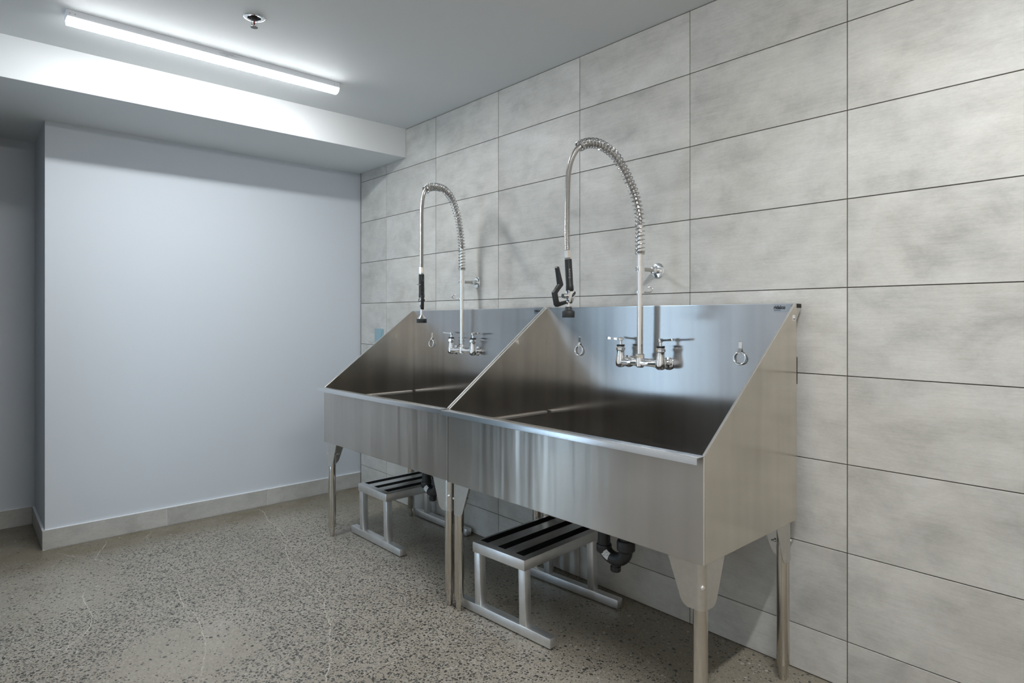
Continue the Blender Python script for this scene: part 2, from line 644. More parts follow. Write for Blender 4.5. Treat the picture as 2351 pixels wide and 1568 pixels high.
# tiled wall: grout bed plus single tiles
wall_tile = slab('wall_tile', RX - .1, X1 + .1, .0035, .12, 0, H + .1, M['grout'], 'wall of large concrete look tiles with dark grout lines')
TX0, TP, TZ0, TR = 0.36364, 0.60771, 2.2780, 0.302
G = .0016            # half a joint
xs = [0.0] + [TX0 + i * TP for i in range(10)]
xs = [x for x in xs if x < X1] + [X1]
zs = [0.0] + [TZ0 - r * TR for r in range(7, -1, -1)] + [H]
full = None
for i in range(len(xs) - 1):
    for j in range(len(zs) - 1):
        x0 = xs[i] + (G if i else .0012)
        x1 = xs[i + 1] - G
        z0 = zs[j] + (G if j else .004)
        z1 = zs[j + 1] - (G if j < len(zs) - 2 else .0035)
        whole = abs(xs[i + 1] - xs[i] - TP) < 1e-4 and abs(zs[j + 1] - zs[j] - TR) < 1e-4
        c = Vector(((x0 + x1) / 2, .006, (z0 + z1) / 2))
        if whole and full:
            ob = bpy.data.objects.new('tile', full)
            place(ob, c, wall_tile)
            continue
        bm = bm_new()
        box(bm, x0, x1, 0.0, .012, z0, z1, .0008, 1)
        ob = finish('tile', bm, M['tile'], wall_tile, origin=c)
        if whole:
            full = ob.data


def baseboard(name, label, along, lo, hi, seams, face, side, h=.110):
    """skirting of single tiles: along 'y' at x=face or along 'x' at y=face, thickness towards `side`."""
    t = .0115
    bm = bm_new()
    f0, f1 = sorted((face + side * .0025, face + side * (t + .0005)))
    if along == 'y':
        box(bm, f0, f1, lo, hi, 0.0, h - .001)
    else:
        box(bm, lo, hi, f0, f1, 0.0, h - .001)
    root = finish(name, bm, M['white_trim'])
    tag(root, label, None, None, 'structure')
    cuts = [lo] + seams + [hi]
    for a, b in zip(cuts, cuts[1:]):
        bm = bm_new()
        a += .0013
        b -= .0013
        f0, f1 = sorted((face, face + side * (t - .001)))
        if along == 'y':
            box(bm, f0, f1, a, b, .003, h - .004, .0006, 1)
        else:
            box(bm, a, b, f0, f1, .003, h - .004, .0006, 1)
        finish('tile', bm, M['base_tile'], root)
    bm = bm_new()
    f0, f1 = sorted((face - side * .0008, face + side * (t + .0003)))
    if along == 'y':
        box(bm, f0, f1, lo, hi, h - .004, h, .0006, 1)
    else:
        box(bm, lo, hi, f0, f1, h - .004, h, .0006, 1)
    finish('edge_trim', bm, M['white_trim'], root)
    return root


baseboard('baseboard_back', 'row of grey tile skirting along the blue wall', 'y', -1.911, -.002, [-1.3024, -.697, -.0925], 0.0, -1)
baseboard('baseboard_return', 'short dark tile skirting around the wall end', 'x', RX + .002, -.0005, [], -1.911, 1)
baseboard('baseboard_recess', 'grey tile skirting on the set back wall', 'y', -2.64, -1.912, [-2.35], RX, -1)

# pale filled cracks in the floor
CRACKS = [
    [(.017, -.773), (.15, -.771), (.303, -.808), (.416, -.812), (.616, -.834), (.734, -.854), (.884, -.931), (1.027, -.964), (1.166, -.989), (1.313, -1.004), (1.438, -1.006), (1.563, -1.022), (1.67, -1.068), (1.811, -1.114), (1.913, -1.166), (2.052, -1.226), (2.174, -1.305), (2.5, -1.42)],
    [(.964, -1.482), (1.081, -1.5), (1.23, -1.515), (1.282, -1.5), (1.409, -1.503), (1.514, -1.52), (1.614, -1.533), (1.728, -1.57), (1.855, -1.621), (1.88, -1.633), (2.2, -1.76)],
    [(.043, -1.622), (.125, -1.638), (.224, -1.681), (.345, -1.723)],
    [(.706, -1.806), (.823, -1.833), (.967, -1.829), (1.079, -1.83), (1.153, -1.845), (1.234, -1.885), (1.282, -1.936), (1.34, -1.954)],
    [(.097, -1.856), (.154, -1.825), (.232, -1.78), (.254, -1.714)],
    [(.035, -1.401), (.084, -1.406), (.134, -1.446), (.206, -1.44)],
]
for c in CRACKS:
    bm = bm_new()
    fine = []
    for a, b in zip(c, c[1:]):
        a, b = Vector(a), Vector(b)
        n = max(2, int((b - a).length / .012))
        for k in range(n):
            fine.append(a.lerp(b, k / n) + Vector((random.uniform(-1, 1), random.uniform(-1, 1))) * .0035)
    fine.append(Vector(c[-1]))
    prev = None
    for k, p in enumerate(fine):
        d = (fine[min(k + 1, len(fine) - 1)] - fine[max(k - 1, 0)]).normalized()
        nrm = Vector((-d.y, d.x))
        taper = min(1, k / 6, (len(fine) - 1 - k) / 6)
        w = random.uniform(.0005, .0024) * taper + .0003
        q = (bm.verts.new((p.x + nrm.x * w, p.y + nrm.y * w, .0003)), bm.verts.new((p.x - nrm.x * w, p.y - nrm.y * w, .0003)))
        if prev:
            bm.faces.new((prev[0], prev[1], q[1], q[0]))
        prev = q
    finish('crack_filling', bm, M['crack'], floor)

# ------------------------------------------------------------------ strip lights
def strip_light(x, y0, y1, label, group=None, print_=True, lens='diffuser'):
    root = thing('strip_light', (x - .032, (y0 + y1) / 2, H), label, 'light', group)
    w0, w1 = x - .060, x
    bm = bm_new()
    box(bm, w0, w1, y0 + .002, y1 - .002, H - .031, H, .002)
    hs = finish('housing', bm, M['fixture'], root)
    # rounded lit lens
    bm = bm_new()
    poly = []
    for k in range(13):
        a = math.pi * k / 12
        poly.append((math.cos(a) * .0322, -math.sin(a) * .023))
    poly += [(-.0318, .002), (-.030, .003), (.030, .003), (.0318, .002)]
    prism(bm, poly, ((w0 + w1) / 2, 0, H - .0315), (1, 0, 0), (0, 0, 1), (0, 1, 0), y0 + .004, y1 - .004)
    finish('diffuser', bm, M[lens], root, True)
    for yy, s in ((y0, 1), (y1, -1)):
        bm = bm_new()
        a, b = sorted((yy, yy + s * .0035))
        box(bm, w0 - .001, w1 + .001, a, b, H - .034, H - .0005, .001)
        finish('end_cap', bm, M['fixture'], root)
        for d in (.012, .030):
            bm = bm_new()
            lathe(bm, [(.0022, 0), (.0022, .001), (0, .0014)], (x + .0, yy + s * d, H - .016), (1, 0, 0), 8)
            finish('screw', bm, M['grey_ink'], hs)
    if print_:
        ym = (y0 + y1) / 2 + .035
        bm = bm_new()
        for k, (a, b, h) in enumerate(((-.03, .02, .0016), (-.05, .05, .0009), (-.045, .035, .0009), (-.02, .0, .0012), (-.04, -.01, .0009), (.01, .05, .0009))):
            z = H - .007 - k * .0036
            box(bm, x, x + .0002, ym + a, ym + b, z - h, z)
        finish('printed_rating', bm, M['grey_ink'], hs)
    return root


strip_light(1.092, -1.922, -.714, 'lit white LED strip light mounted on the ceiling')
strip_light(4.05, -1.922, -.714, 'lit white strip light above the viewer', None, False, 'diffuser_overhead')

# ------------------------------------------------------------------ sprinkler head
sp = thing('fire_sprinkler', (1.529, -1.320, H), 'chrome pendant fire sprinkler with red bulb on the ceiling', 'sprinkler')
bm = bm_new()
lathe(bm, [(.0425, 0), (.0425, -.0015), (.040, -.0035), (.031, -.0045), (.027, -.0035), (.026, -.0008), (.026, 0)], (1.529, -1.32, H), n=40)
finish('escutcheon', bm, M['chrome'], sp, True)
bm = bm_new()
lathe(bm, [(.0255, -.0006), (.0, -.0007)], (1.529, -1.32, H), n=32)
lathe(bm, [(.013, -.0005), (.013, -.010), (.010, -.013), (0, -.013)], (1.529, -1.32, H), n=6)
finish('socket', bm, M['dark'], sp)
bm = bm_new()
for s in (-1, 1):
    d = Vector((.75, .66, 0)) * s
    o = Vector((1.529, -1.32, H))
    tube(bm, spline([o + d * .010 + Vector((0, 0, -.010)), o + d * .0125 + Vector((0, 0, -.020)), o + d * .0115 + Vector((0, 0, -.029)), o + d * .003 + Vector((0, 0, -.038))], 5), .0022, 8)
lathe(bm, [(.0045, -.034), (.0050, -.040), (.0035, -.042)], (1.529, -1.32, H), n=12)
finish('frame_arms', bm, M['chrome'], sp, True)
bm = bm_new()
lathe(bm, [(.0015, -.013), (.0030, -.018), (.0030, -.030), (.0015, -.035)], (1.529, -1.32, H), n=12)
finish('glass_bulb', bm, M['bulb'], sp, True)
bm = bm_new()
for k in range(12):
    a = 2 * math.pi * k / 12
    d = Vector((math.cos(a), math.sin(a), 0))
    e = Vector((-d.y, d.x, 0))
    prism(bm, [(.003, -.0014), (.014, -.0030), (.0145, 0), (.014, .0030), (.003, .0014)], (1.529, -1.32, H - .0425), d, e, (0, 0, 1), -.0006, .0006)
lathe(bm, [(.006, -.0431), (.006, -.0419)], (1.529, -1.32, H), n=16)
finish('deflector', bm, M['bronze'], sp)

# ------------------------------------------------------------------ cover plate on the tiles
pl = thing('cover_plate', (.2695, -.001, 1.129), 'pale blue square cover plate half hidden behind the far sink', 'cover plate')
bm = bm_new()
box(bm, .2105, .3285, -.006, -.0002, 1.070, 1.188, .0025)
finish('plate', bm, M['plate'], pl)
bm = bm_new()
box(bm, .2305, .3085, -.0085, -.0058, 1.090, 1.168, .0015)
finish('raised_panel', bm, M['plate'], pl)

# ------------------------------------------------------------------ sinks
YF, YB, ZB, ZR, ZT = -.673, -.067, .560, .8745, 1.319
TS = .007


def leg_assembly(root, px, py, ox, oy, zb, bolt=True):
    """leg tube with corner gusset; (ox, oy) point outward from the tub."""
    R = .0212
    bm = bm_new()
    lathe(bm, [(R - .001, zb - .003), (R, zb - .006), (R, .0565), (R - .0015, .054), (.0165, .053), (.0165, .050)], (px, py, 0), n=28)
    leg = finish('leg', bm, M['steel_leg'], root, True)
    bm = bm_new()
    lathe(bm, [(.0150, .055), (.0150, .030), (.0125, .006), (.0105, .0005), (0, .0005)], (px, py, 0), n=20)
    finish('foot', bm, M['steel_leg'], leg, True)
    # gusset: two wings and a rounded corner around the tube
    rg = R + .0018
    bm = bm_new()
    levels = [zb - .0005, zb - .045, zb - .090, zb - .122, zb - .134, zb - .140]
    wing = [.098, .081, .064, .052, .043, .030]
    rows = []
    for z, w in zip(levels, wing):
        row = [Vector((px - ox * w, py + oy * rg, z)), Vector((px - ox * .008, py + oy * rg, z))]
        for k in range(9):
            a = math.pi / 2 * k / 8
            row.append(Vector((px + ox * rg * math.sin(a), py + oy * rg * math.cos(a), z)))
        row += [Vector((px + ox * rg, py - oy * .008, z)), Vector((px + ox * rg, py - oy * w, z))]
        rows.append([bm.verts.new(v) for v in row])
    for a, b in zip(rows, rows[1:]):
        for k in range(len(a) - 1):
            bm.faces.new((a[k], a[k + 1], b[k + 1], b[k]))
    bmesh.ops.recalc_face_normals(bm, faces=bm.faces)
    bmesh.ops.solidify(bm, geom=bm.faces[:], thickness=.0016)
    gus = finish('gusset', bm, M['steel_gusset'], leg, True)
    d = Vector((ox, oy, 0)).normalized()
    bm = bm_new()
    o = Vector((px, py, zb - .072))
    lathe(bm, [(.0062, R), (.0062, R + .0045), (.0045, R + .0065), (0, R + .0075)], o, d, 12)
    finish('bolt', bm, M['chrome'], leg, True)
    bm = bm_new()
    lathe(bm, [(.0072, -R - .004), (.0072, -R - .009), (.003, -R - .009), (.003, -R - .020), (0, -R - .020)], o, d, 6)
    finish('nut', bm, M['chrome'], leg, True)


def tether(root, x, z, lean=0.0):
    br = bm_new()
    w = .0065
    # folded strap: flat tab on the panel, kicked out lip
    pts = [(0, .053), (-.0015, .050), (-.0025, .026), (-.010, .013), (-.013, .010), (-.011, .006)]
    for (a, za), (b, zb_) in zip(pts, pts[1:]):
        for s in (0,):
            v = [br.verts.new((x - w, YB + a - .0005, z + za)), br.verts.new((x + w, YB + a - .0005, z + za)), br.verts.new((x + w, YB + b - .0005, z + zb_)), br.verts.new((x - w, YB + b - .0005, z + zb_))]
            br.faces.new(v)
    bmesh.ops.remove_doubles(br, verts=br.verts, dist=1e-5)
    bmesh.ops.recalc_face_normals(br, faces=br.faces)
    bmesh.ops.solidify(br, geom=br.faces[:], thickness=.0012)
    b = finish('ring_bracket', br, M['chrome'], root)
    bm = bm_new()
    torus(bm, (x + lean, YB - .0085, z - .0115), (lean * 4, 1, -.12), .0232, .0030, 36, 10)
    finish('tether_ring', bm, M['chrome'], b, True)


def sink(xl, xr, tilt, label, group, logo, sticker_side):
    zo = lambda x: -tilt * (xr - x) / (xr - xl)
    cx = (xl + xr) / 2
    root = thing('grooming_sink', (cx, (YF + YB) / 2, 0), label, 'sink', group)

    def tiltbm(bm):
        for v in bm.verts:
            v.co.z += zo(v.co.x)
        return bm

    bm = bm_new()
    box(bm, xl + .0006, xr - .0006, YF, YF + .005, ZB, ZR - .0015, .0016)
    finish('front_panel', tiltbm(bm), M['steel_front'], root)
    for x0, x1 in ((xl, xl + TS), (xr - TS, xr)):
        bm = bm_new()
        poly = [(YF + .0045, ZB), (YF + .0045, ZR + .001), (YB - .006, ZT), (YB + .002, ZT), (YB + .002, ZB)]
        prism(bm, poly, (0, 0, 0), (0, 1, 0), (0, 0, 1), (1, 0, 0), x0, x1, .0016)
        finish('side_panel', tiltbm(bm), M['steel_side'], root)
    for x0, x1 in ((xl, xl + TS), (xr - TS, xr)):
        bm = bm_new()
        prism(bm, [(YF + .0045, ZR + .0008), (YF + .0045, ZR + .0026), (YB - .006, ZT + .0018), (YB - .004, ZT + .0005)], (0, 0, 0), (0, 1, 0), (0, 0, 1), (1, 0, 0), x0 + .0003, x1 - .0003)
        finish('hemmed_edge', tiltbm(bm), M['steel_edge'], root)
        if 1.9 < x0 < 2.1:
            continue          # the two tubs butt together here
        bm = bm_new()
        xx = x0 + .0010 if x0 < cx else x1 - .0010
        tube(bm, [(xx, YF + .0018, ZB + .002), (xx, YF + .0018, ZR - .004)], .0019, 10)
        finish('corner_weld', tiltbm(bm), M['steel_edge'], root, True)
    # back panel as a slightly bowed sheet
    bm = bm_new()
    nx, nz = 24, 14
    g = []
    for i in range(nx + 1):
        col = []
        for j in range(nz + 1):
            u, v = i / nx, j / nz
            x = xl + TS * .6 + u * (xr - xl - TS * 1.2)
            bow = .0075 * math.sin(math.pi * u) * math.sin(math.pi * min(1, v * 1.05)) 
            col.append(bm.verts.new((x, YB - bow * .55, ZB + .004 + v * (ZT - ZB - .004))))
        g.append(col)
    fs = []
    for i in range(nx):
        for j in range(nz):
            fs.append(bm.faces.new((g[i][j], g[i + 1][j], g[i + 1][j + 1], g[i][j + 1])))
    box(bm, xl + TS * .6, xr - TS * .6, YB + .0006, YB + .0020, ZB + .004, ZT - .0008)
    back = finish('back_panel', tiltbm(bm), M['steel_back'], root, True)
    # rolled front rim
    bm = bm_new()
    yo = -.7096
    prof = [(YF + .004, ZR), (yo + .003, ZR), (yo + .0008, ZR - .0009), (yo, ZR - .003), (yo, ZR - .0205), (yo + .0014, ZR - .0215), (yo + .0018, ZR - .0205), (yo + .0018, ZR - .0035), (yo + .0035, ZR - .0018), (YF + .004, ZR - .0018)]
    prism(bm, prof, (0, 0, 0), (0, 1, 0), (0, 0, 1), (1, 0, 0), xl + .0008, xr - .0008)
    finish('front_rim', tiltbm(bm), M['steel_rim'], root, True)
    # top flange turned back to the wall
    bm = bm_new()
    prof = [(YB - .0005, ZT + .0012), (-.026, ZT + .0012), (-.0245, ZT), (-.0245, ZT - .0155), (-.0262, ZT - .0155), (-.0262, ZT - .001), (YB - .0005, ZT - .0006)]
    prism(bm, prof, (0, 0, 0), (0, 1, 0), (0, 0, 1), (1, 0, 0), xl + .0005, xr - .0005)
    finish('top_flange', tiltbm(bm), M['steel_rim'], root)
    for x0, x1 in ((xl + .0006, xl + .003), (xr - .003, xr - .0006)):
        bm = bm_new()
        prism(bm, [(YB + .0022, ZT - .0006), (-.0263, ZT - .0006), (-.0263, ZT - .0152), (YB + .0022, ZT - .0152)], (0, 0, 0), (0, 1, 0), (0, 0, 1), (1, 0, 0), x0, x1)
        end_shade = finish('flange_end_shade', tiltbm(bm), M['dark'], root)  # dark plate painting the shadow inside the open flange end
        bm = bm_new()
        prism(bm, [(YB + .0022, ZT - .0153), (-.030, ZT - .0153), (YB + .0022, ZT - .058)], (0, 0, 0), (0, 1, 0), (0, 0, 1), (1, 0, 0), x0, x1)
        finish('flange_tab', tiltbm(bm), M['steel_gusset'], root)
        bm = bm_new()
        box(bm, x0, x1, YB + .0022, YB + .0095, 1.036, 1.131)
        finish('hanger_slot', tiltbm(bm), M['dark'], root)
    # basin floor falling to the drain
    bm = bm_new()
    zc, ze = .578, .592
    dr = Vector((cx, -.37))
    A = [bm.verts.new(v) for v in ((xl + TS, YF + .005, ze), (xr - TS, YF + .005, ze), (xr - TS, YB, ze), (xl + TS, YB, ze))]
    B = [bm.verts.new((dr.x + sx * .045, dr.y + sy * .045, zc)) for sx, sy in ((-1, -1), (1, -1), (1, 1), (-1, 1))]
    fs = [bm.faces.new((A[k], A[(k + 1) % 4], B[(k + 1) % 4], B[k])) for k in range(4)] + [bm.faces.new(B)]
    bmesh.ops.recalc_face_normals(bm, faces=bm.faces)
    bmesh.ops.solidify(bm, geom=fs, thickness=.002)
    bf = finish('basin_floor', tiltbm(bm), M['steel_basin'], root)
    bm = bm_new()
    lathe(bm, [(.043, .0005), (.043, .003), (.036, .004), (.030, .002), (0, .002)], (cx, -.37, zc + zo(cx)), n=28)
    finish('drain_strainer', bm, M['chrome'], bf, True)
    # narrow ledges for a floor rack, one on each side of the basin
    for a, b in ((xl + TS - .0005, xl + TS + .0135), (xr - TS - .0135, xr - TS + .0005)):
        bm = bm_new()
        box(bm, a, b, YF + .006, YB - .012, .797, .8105, .004, 3)
        finish('rack_ledge', tiltbm(bm), M['steel_bead'], root, True)
    if sticker_side:          # black strip painting the shade in the gap between the tubs
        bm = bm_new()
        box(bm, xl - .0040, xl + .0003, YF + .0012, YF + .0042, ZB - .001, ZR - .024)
        finish('joint_gap_shade', tiltbm(bm), M['ring_gap_black'], root)
    # legs
    ins = .0325
    for px, ox in ((xl + ins, -1), (xr - ins, 1)):
        for py, oy in ((YF + ins + .004, -1), (YB - ins, 1)):
            leg_assembly(root, px, py, ox, oy, ZB + zo(px))
    for x in (xl + .222, xr - .2075):
        tether(root, x, 1.1285 + zo(x))
    # maker's sticker, top right of the back panel
    lx, lz = logo
    bm = bm_new()
    box(bm, lx - .004, lx + .062, YB - .0022, YB - .0008, lz - .013, lz + .013)
    st = finish('maker_sticker', bm, M['clear_sticker'], root)
    text_mesh('lettering', 'ridalco', .0185, M['ink'], st, (lx - .001, YB - .0022, lz - .002), (1, 0, 0), (0, 0, 1), (0, -1, 0), .0007, .82)
    bm = bm_new()
    for k in range(5):
        box(bm, lx + .001 + k * .0048, lx + .0045 + k * .0048, YB - .0026, YB - .0021, lz - .0075, lz - .0055)
    finish('small_print', bm, M['ink'], st)
    if sticker_side:
        bm = bm_new()
        box(bm, xr + .0001, xr + .0005, -.0965, -.0785, 1.2605, 1.2785)
        s2 = finish('side_sticker', bm, M['sticker'], root)
        bm = bm_new()
        box(bm, xr + .0004, xr + .0008, -.0950, -.0800, 1.2630, 1.2660)
        box(bm, xr + .0004, xr + .0008, -.0882, -.0868, 1.2715, 1.2760)
        finish('small_print', bm, M['ink'], s2)
    return root


sink(2.0262, 3.2600, .0035, 'nearer stainless steel grooming sink with the bare right end panel', 'stainless grooming sinks', (3.181, 1.302), True)
sink(.8090, 2.0225, .0100, 'farther stainless steel grooming sink next to the blue wall', 'stainless grooming sinks', (1.9415, 1.2985), False)


# ------------------------------------------------------------------ drain traps
def trap(cx, label, group):
    y = -.37
    root = thing('drain_trap', (cx + .053, y, .292), label, 'pipe', group)
    r = .0243
    bm = bm_new()
    lathe(bm, [(r, .3835), (r, .574)], (cx, y, 0), n=24)
    finish('tail_pipe', bm, M['abs'], root, True)
    bm = bm_new()
    R = .053
    zc = .383
    pts = [(cx, y, zc + .002)]
    for k in range(17):
        a = math.pi + math.pi * k / 16
        pts.append((cx + R + R * math.cos(a), y, zc + .80 * R * math.sin(a)))
    pts.append((cx + 2 * R, y, zc + .012))
    tube(bm, pts, .0255, 22)
    lathe(bm, [(.0255, .352), (.0300, .358), (.0300, .3805), (.0285, .3835), (.0245, .3835)], (cx, y, 0), n=28)
    finish('trap_bend', bm, M['abs'], root, True)
    bm = bm_new()
    lathe(bm, [(.026, .380), (.0345, .389), (.0345, .420), (.031, .4255), (.0245, .4255), (.0243, .46)], (cx + 2 * R, y, 0), n=28)
    finish('hub', bm, M['abs'], root, True)
    bm = bm_new()
    px = cx + 2 * R
    pts = spline([(px, y, .45), (px, y, .49), (px, y + .012, .515), (px, y + .04, .527), (px, y + .10, .529), (px, y + .36, .531)], 5)
    tube(bm, pts, r, 20)
    finish('waste_pipe', bm, M['abs'], root, True)
    bm = bm_new()
    lathe(bm, [(.013, .330), (.0165, .320), (.0165, .3125), (.0205, .3125), (.0205, .296), (.0185, .2935), (0, .2935)], (cx + R + .004, y, 0), n=10)
    finish('cleanout_plug', bm, M['abs'], root)
    # paper label wrapped on the lower left of the bend
    bm = bm_new()
    rows = []
    for i in range(7):
        a = math.pi + math.radians(24 + 50 * i / 6)
        row = []
        for j in range(7):
            b = math.radians(-128 + 68 * j / 6)      # around the pipe: front to underside
            cen = Vector((cx + R + R * math.cos(a), y, zc + .80 * R * math.sin(a)))
            out = Vector((math.cos(a), 0, math.sin(a)))
            d = Vector((0, -1, 0)) * math.cos(b + math.radians(75)) + out * math.sin(b + math.radians(75))
            row.append(bm.verts.new(cen + d * .0262))
        rows.append(row)
    for p, q in zip(rows, rows[1:]):
        for k in range(6):
            bm.faces.new((p[k], p[k + 1], q[k + 1], q[k]))
    lab = finish('paper_label', bm, M['sticker'], root, True)
    bm = bm_new()
    for i, j0, j1 in ((1, 1, 3), (2, 2, 5), (3, 1, 2), (3, 3, 5), (4, 1, 4), (5, 2, 3)):
        a0 = math.pi + math.radians(24 + 50 * (i - .14) / 6)
        a1 = math.pi + math.radians(24 + 50 * (i + .14) / 6)
        ring = []
        for a, jj in ((a0, j0), (a0, j1), (a1, j1), (a1, j0)):
            b = math.radians(-128 + 68 * jj / 6)
            cen = Vector((cx + R + R * math.cos(a), y, zc + .80 * R * math.sin(a)))
            out = Vector((math.cos(a), 0, math.sin(a)))
            d = Vector((0, -1, 0)) * math.cos(b + math.radians(75)) + out * math.sin(b + math.radians(75))
            ring.append(bm.verts.new(cen + d * .0266))
        bm.faces.new(ring)
    finish('small_print', bm, M['ink'], lab)
    return root


trap(2.645, 'black plastic drain trap with paper label under the nearer sink', 'drain traps')
trap(1.4155, 'black plastic drain trap behind the legs under the farther sink', 'drain traps')


# ------------------------------------------------------------------ pre-rinse faucets
def faucet(fx, py, hd, arch, spring_end, z_pole, label, group, hook_dir, spray, hose_from):
    h = Vector((hd[0], hd[1], 0)).normalized()
    s = Vector((-h.y, h.x, 0))
    up = Vector((0, 0, 1))
    P = Vector((fx, py, 0))
    at = lambda a, z: P + h * a + up * z
    zc = 1.080
    root = thing('pre_rinse_faucet', (fx, py, zc), label, 'faucet', group)
    # mixing body: bar with two towers and centre boss
    bm = bm_new()
    tube(bm, [(fx - .1015, py, zc), (fx - .06, py, zc - .001), (fx - .03, py, zc), (fx, py, zc + .001), (fx + .03, py, zc), (fx + .06, py, zc - .001), (fx + .1015, py, zc)], [.0195, .0130, .0125, .0165, .0125, .0130, .0195], 20)
    for sx in (-1, 1):
        lathe(bm, [(.010, -.0235), (.0185, -.019), (.0215, -.008), (.0215, .004), (.0185, .020), (.0160, .036), (.0165, .047), (.0175, .050)], (fx + sx * .1015, py, zc), n=24)
    lathe(bm, [(.012, -.020), (.018, -.014), (.019, 0), (.0165, .016), (.0165, .022)], (fx, py, zc), n=24)
    body = finish('mixer_body', bm, M['chrome'], root, True)
    bm = bm_new()
    lathe(bm, [(.0175, .020), (.0185, .022), (.0185, .034), (.0150, .038), (.0140, .038)], (fx, py, zc), n=6)
    finish('riser_nut', bm, M['chrome'], root)
    for sx in (-1, 1):
        vx = fx + sx * .1015
        bm = bm_new()
        lathe(bm, [(.0165, .048), (.0195, .050), (.0195, .060), (.0170, .0635), (.0150, .0635), (.0150, .066)], (vx, py, zc), n=8)
        bon = finish('bonnet', bm, M['chrome'], root)
        bm = bm_new()
        lathe(bm, [(.0165, .0655), (.0172, .0665), (.0172, .0725), (.0165, .0735), (.0, .0735)], (vx, py, zc), n=24)
        finish('index_ring', bm, M['ring_gap_black'], bon, True)
        # lever handle
        bm = bm_new()
        lathe(bm, [(.0062, .0725), (.0058, .088), (.0095, .090), (.0098, .101), (.0062, .1045), (0, .105)], (vx, py, zc), n=18)
        d = Vector((sx, -.12, 0)).normalized()
        e = Vector((-d.y, d.x, 0))
        secs = []
        for t_, hw, zt, zb2 in ((-.012, .0055, .1010, .0915), (.0, .0085, .1015, .0900), (.020, .0068, .1010, .0935), (.040, .0075, .1022, .0945), (.060, .0088, .1050, .0955), (.066, .0080, .1055, .0975)):
            o = Vector((vx, py, zc)) + d * t_
            secs.append([bm.verts.new(o + e * hw + up * zt), bm.verts.new(o - e * hw + up * zt), bm.verts.new(o - e * hw * .8 + up * zb2), bm.verts.new(o + e * hw * .8 + up * zb2)])
        for a, b in zip(secs, secs[1:]):
            for k in range(4):
                bm.faces.new((a[k], a[(k + 1) % 4], b[(k + 1) % 4], b[k]))
        bm.faces.new(secs[0])
        bm.faces.new(secs[-1])
        finish('lever_handle', bm, M['chrome'], root, True)
        # inlet coupling back to the splash panel
        bm = bm_new()
        L = (YB - .003) - py
        lathe(bm, [(.0135, 0), (.0135, L * .30), (.0195, L * .32), (.0205, L * .40), (.0205, L * .62), (.0170, L * .66), (.0170, L * .80), (.0255, L * .84), (.0265, L * .97), (.0265, L)], (vx, py, zc - .001), (0, 1, 0), 24)
        finish('inlet_coupling', bm, M['chrome'], root, True)
    # riser pole
    bm = bm_new()
    tube(bm, [(fx, py, zc + .030), (fx, py, z_pole)], .0128, 24)
    finish('riser_pole', bm, M['chrome'], root, True)
    # wall bracket
    bz = 1.4717
    bm = bm_new()
    lathe(bm, [(.0130, -.0105), (.0195, -.0105), (.0195, .0105), (.0130, .0105)], (fx, py, bz), n=10)
    clamp = finish('bracket_clamp', bm, M['chrome'], root, True)
    bm = bm_new()
    tube(bm, [(fx, py + .016, bz), (fx, -.030, bz)], .0080, 16)
    finish('bracket_arm', bm, M['hose'], root, True)
    bm = bm_new()
    lathe(bm, [(.0062, -.0185), (.0062, -.0225), (0, -.0235)], (fx, py, bz), (0, 1, 0), 6)
    for a in (-1, 1):
        lathe(bm, [(.0030, .0175), (.0030, .0215), (0, .0225)], (fx, py, bz + a * .005), (-.6, -.8, 0), 8)
    finish('clamp_screw', bm, M['chrome'], clamp)
    bm = bm_new()
    lathe(bm, [(.0115, -.042), (.0142, -.0405), (.0142, -.0050), (.0315, -.0046), (.0328, -.0036), (.0328, -.0003)], (fx, 0, bz), (0, 1, 0), 32)
    finish('wall_flange', bm, M['chrome'], root, True)
    # finger hook
    hz = 1.3755
    hdv = Vector((hook_dir[0], hook_dir[1], 0)).normalized()
    sv = Vector((-hdv.y, hdv.x, 0))
    bm = bm_new()
    lathe(bm, [(.0129, -.0045), (.0180, -.0045), (.0180, .0045), (.0129, .0045)], (fx, py, hz), n=24)
    C0 = Vector((fx, py, hz))
    tube(bm, spline([C0 + hdv * .016, C0 + hdv * .030, C0 + hdv * .046 + up * .001, C0 + hdv * .056 + up * .008 + sv * .001, C0 + hdv * .055 + up * .017 + sv * .004, C0 + hdv * .045 + up * .021 + sv * .006, C0 + hdv * .036 + up * .020 + sv * .007], 6), .0036, 10)
    finish('finger_hook', bm, M['chrome'], root, True)
    # hose
    path = spline([at(a, z) for a, z in arch], 8)
    i0 = min(range(len(path)), key=lambda k: abs(path[k].z - z_pole) + (0 if k < len(path) // 2 else 9))
    hose_pts = resample(path[i0:], .0021)
    rad = [.0098 + (.0007 if k % 2 else 0) for k in range(len(hose_pts))]
    bm = bm_new()
    tube(bm, hose_pts, rad, 14)
    finish('spray_hose', bm, M['hose'], root, False)
    # coil spring
    sp_pts = resample(path, .0011)
    cut = min(range(len(sp_pts)), key=lambda k: (sp_pts[k] - at(*spring_end)).length)
    sp_pts = sp_pts[:cut]
    fr = frames(sp_pts)
    tot = len(sp_pts)
    bm = bm_new()
    hel = []
    ph = 0.0
    for k, (p, t_, a, b) in enumerate(fr):
        pitch = .0052 if (k < 10 or k > tot - 8) else .0172
        nsub = 3
        for q in range(nsub):
            ph += 2 * math.pi * (.0011 / nsub) / pitch
            nxt = sp_pts[min(k + 1, tot - 1)]
            pp = p.lerp(nxt, q / nsub)
            rise = up * (.004 * max(0.0, 1 - abs(t_.z)) )
            hel.append(pp + (a * math.cos(ph) + b * math.sin(ph)) * .0190 + rise)
    tube(bm, hel, .0025, 7)
    lathe(bm, [(.0132, -.004), (.0195, -.004), (.0195, .001), (.0132, .001)], at(*arch[0]), n=24)
    finish('coil_spring', bm, M['spring'], root, True)
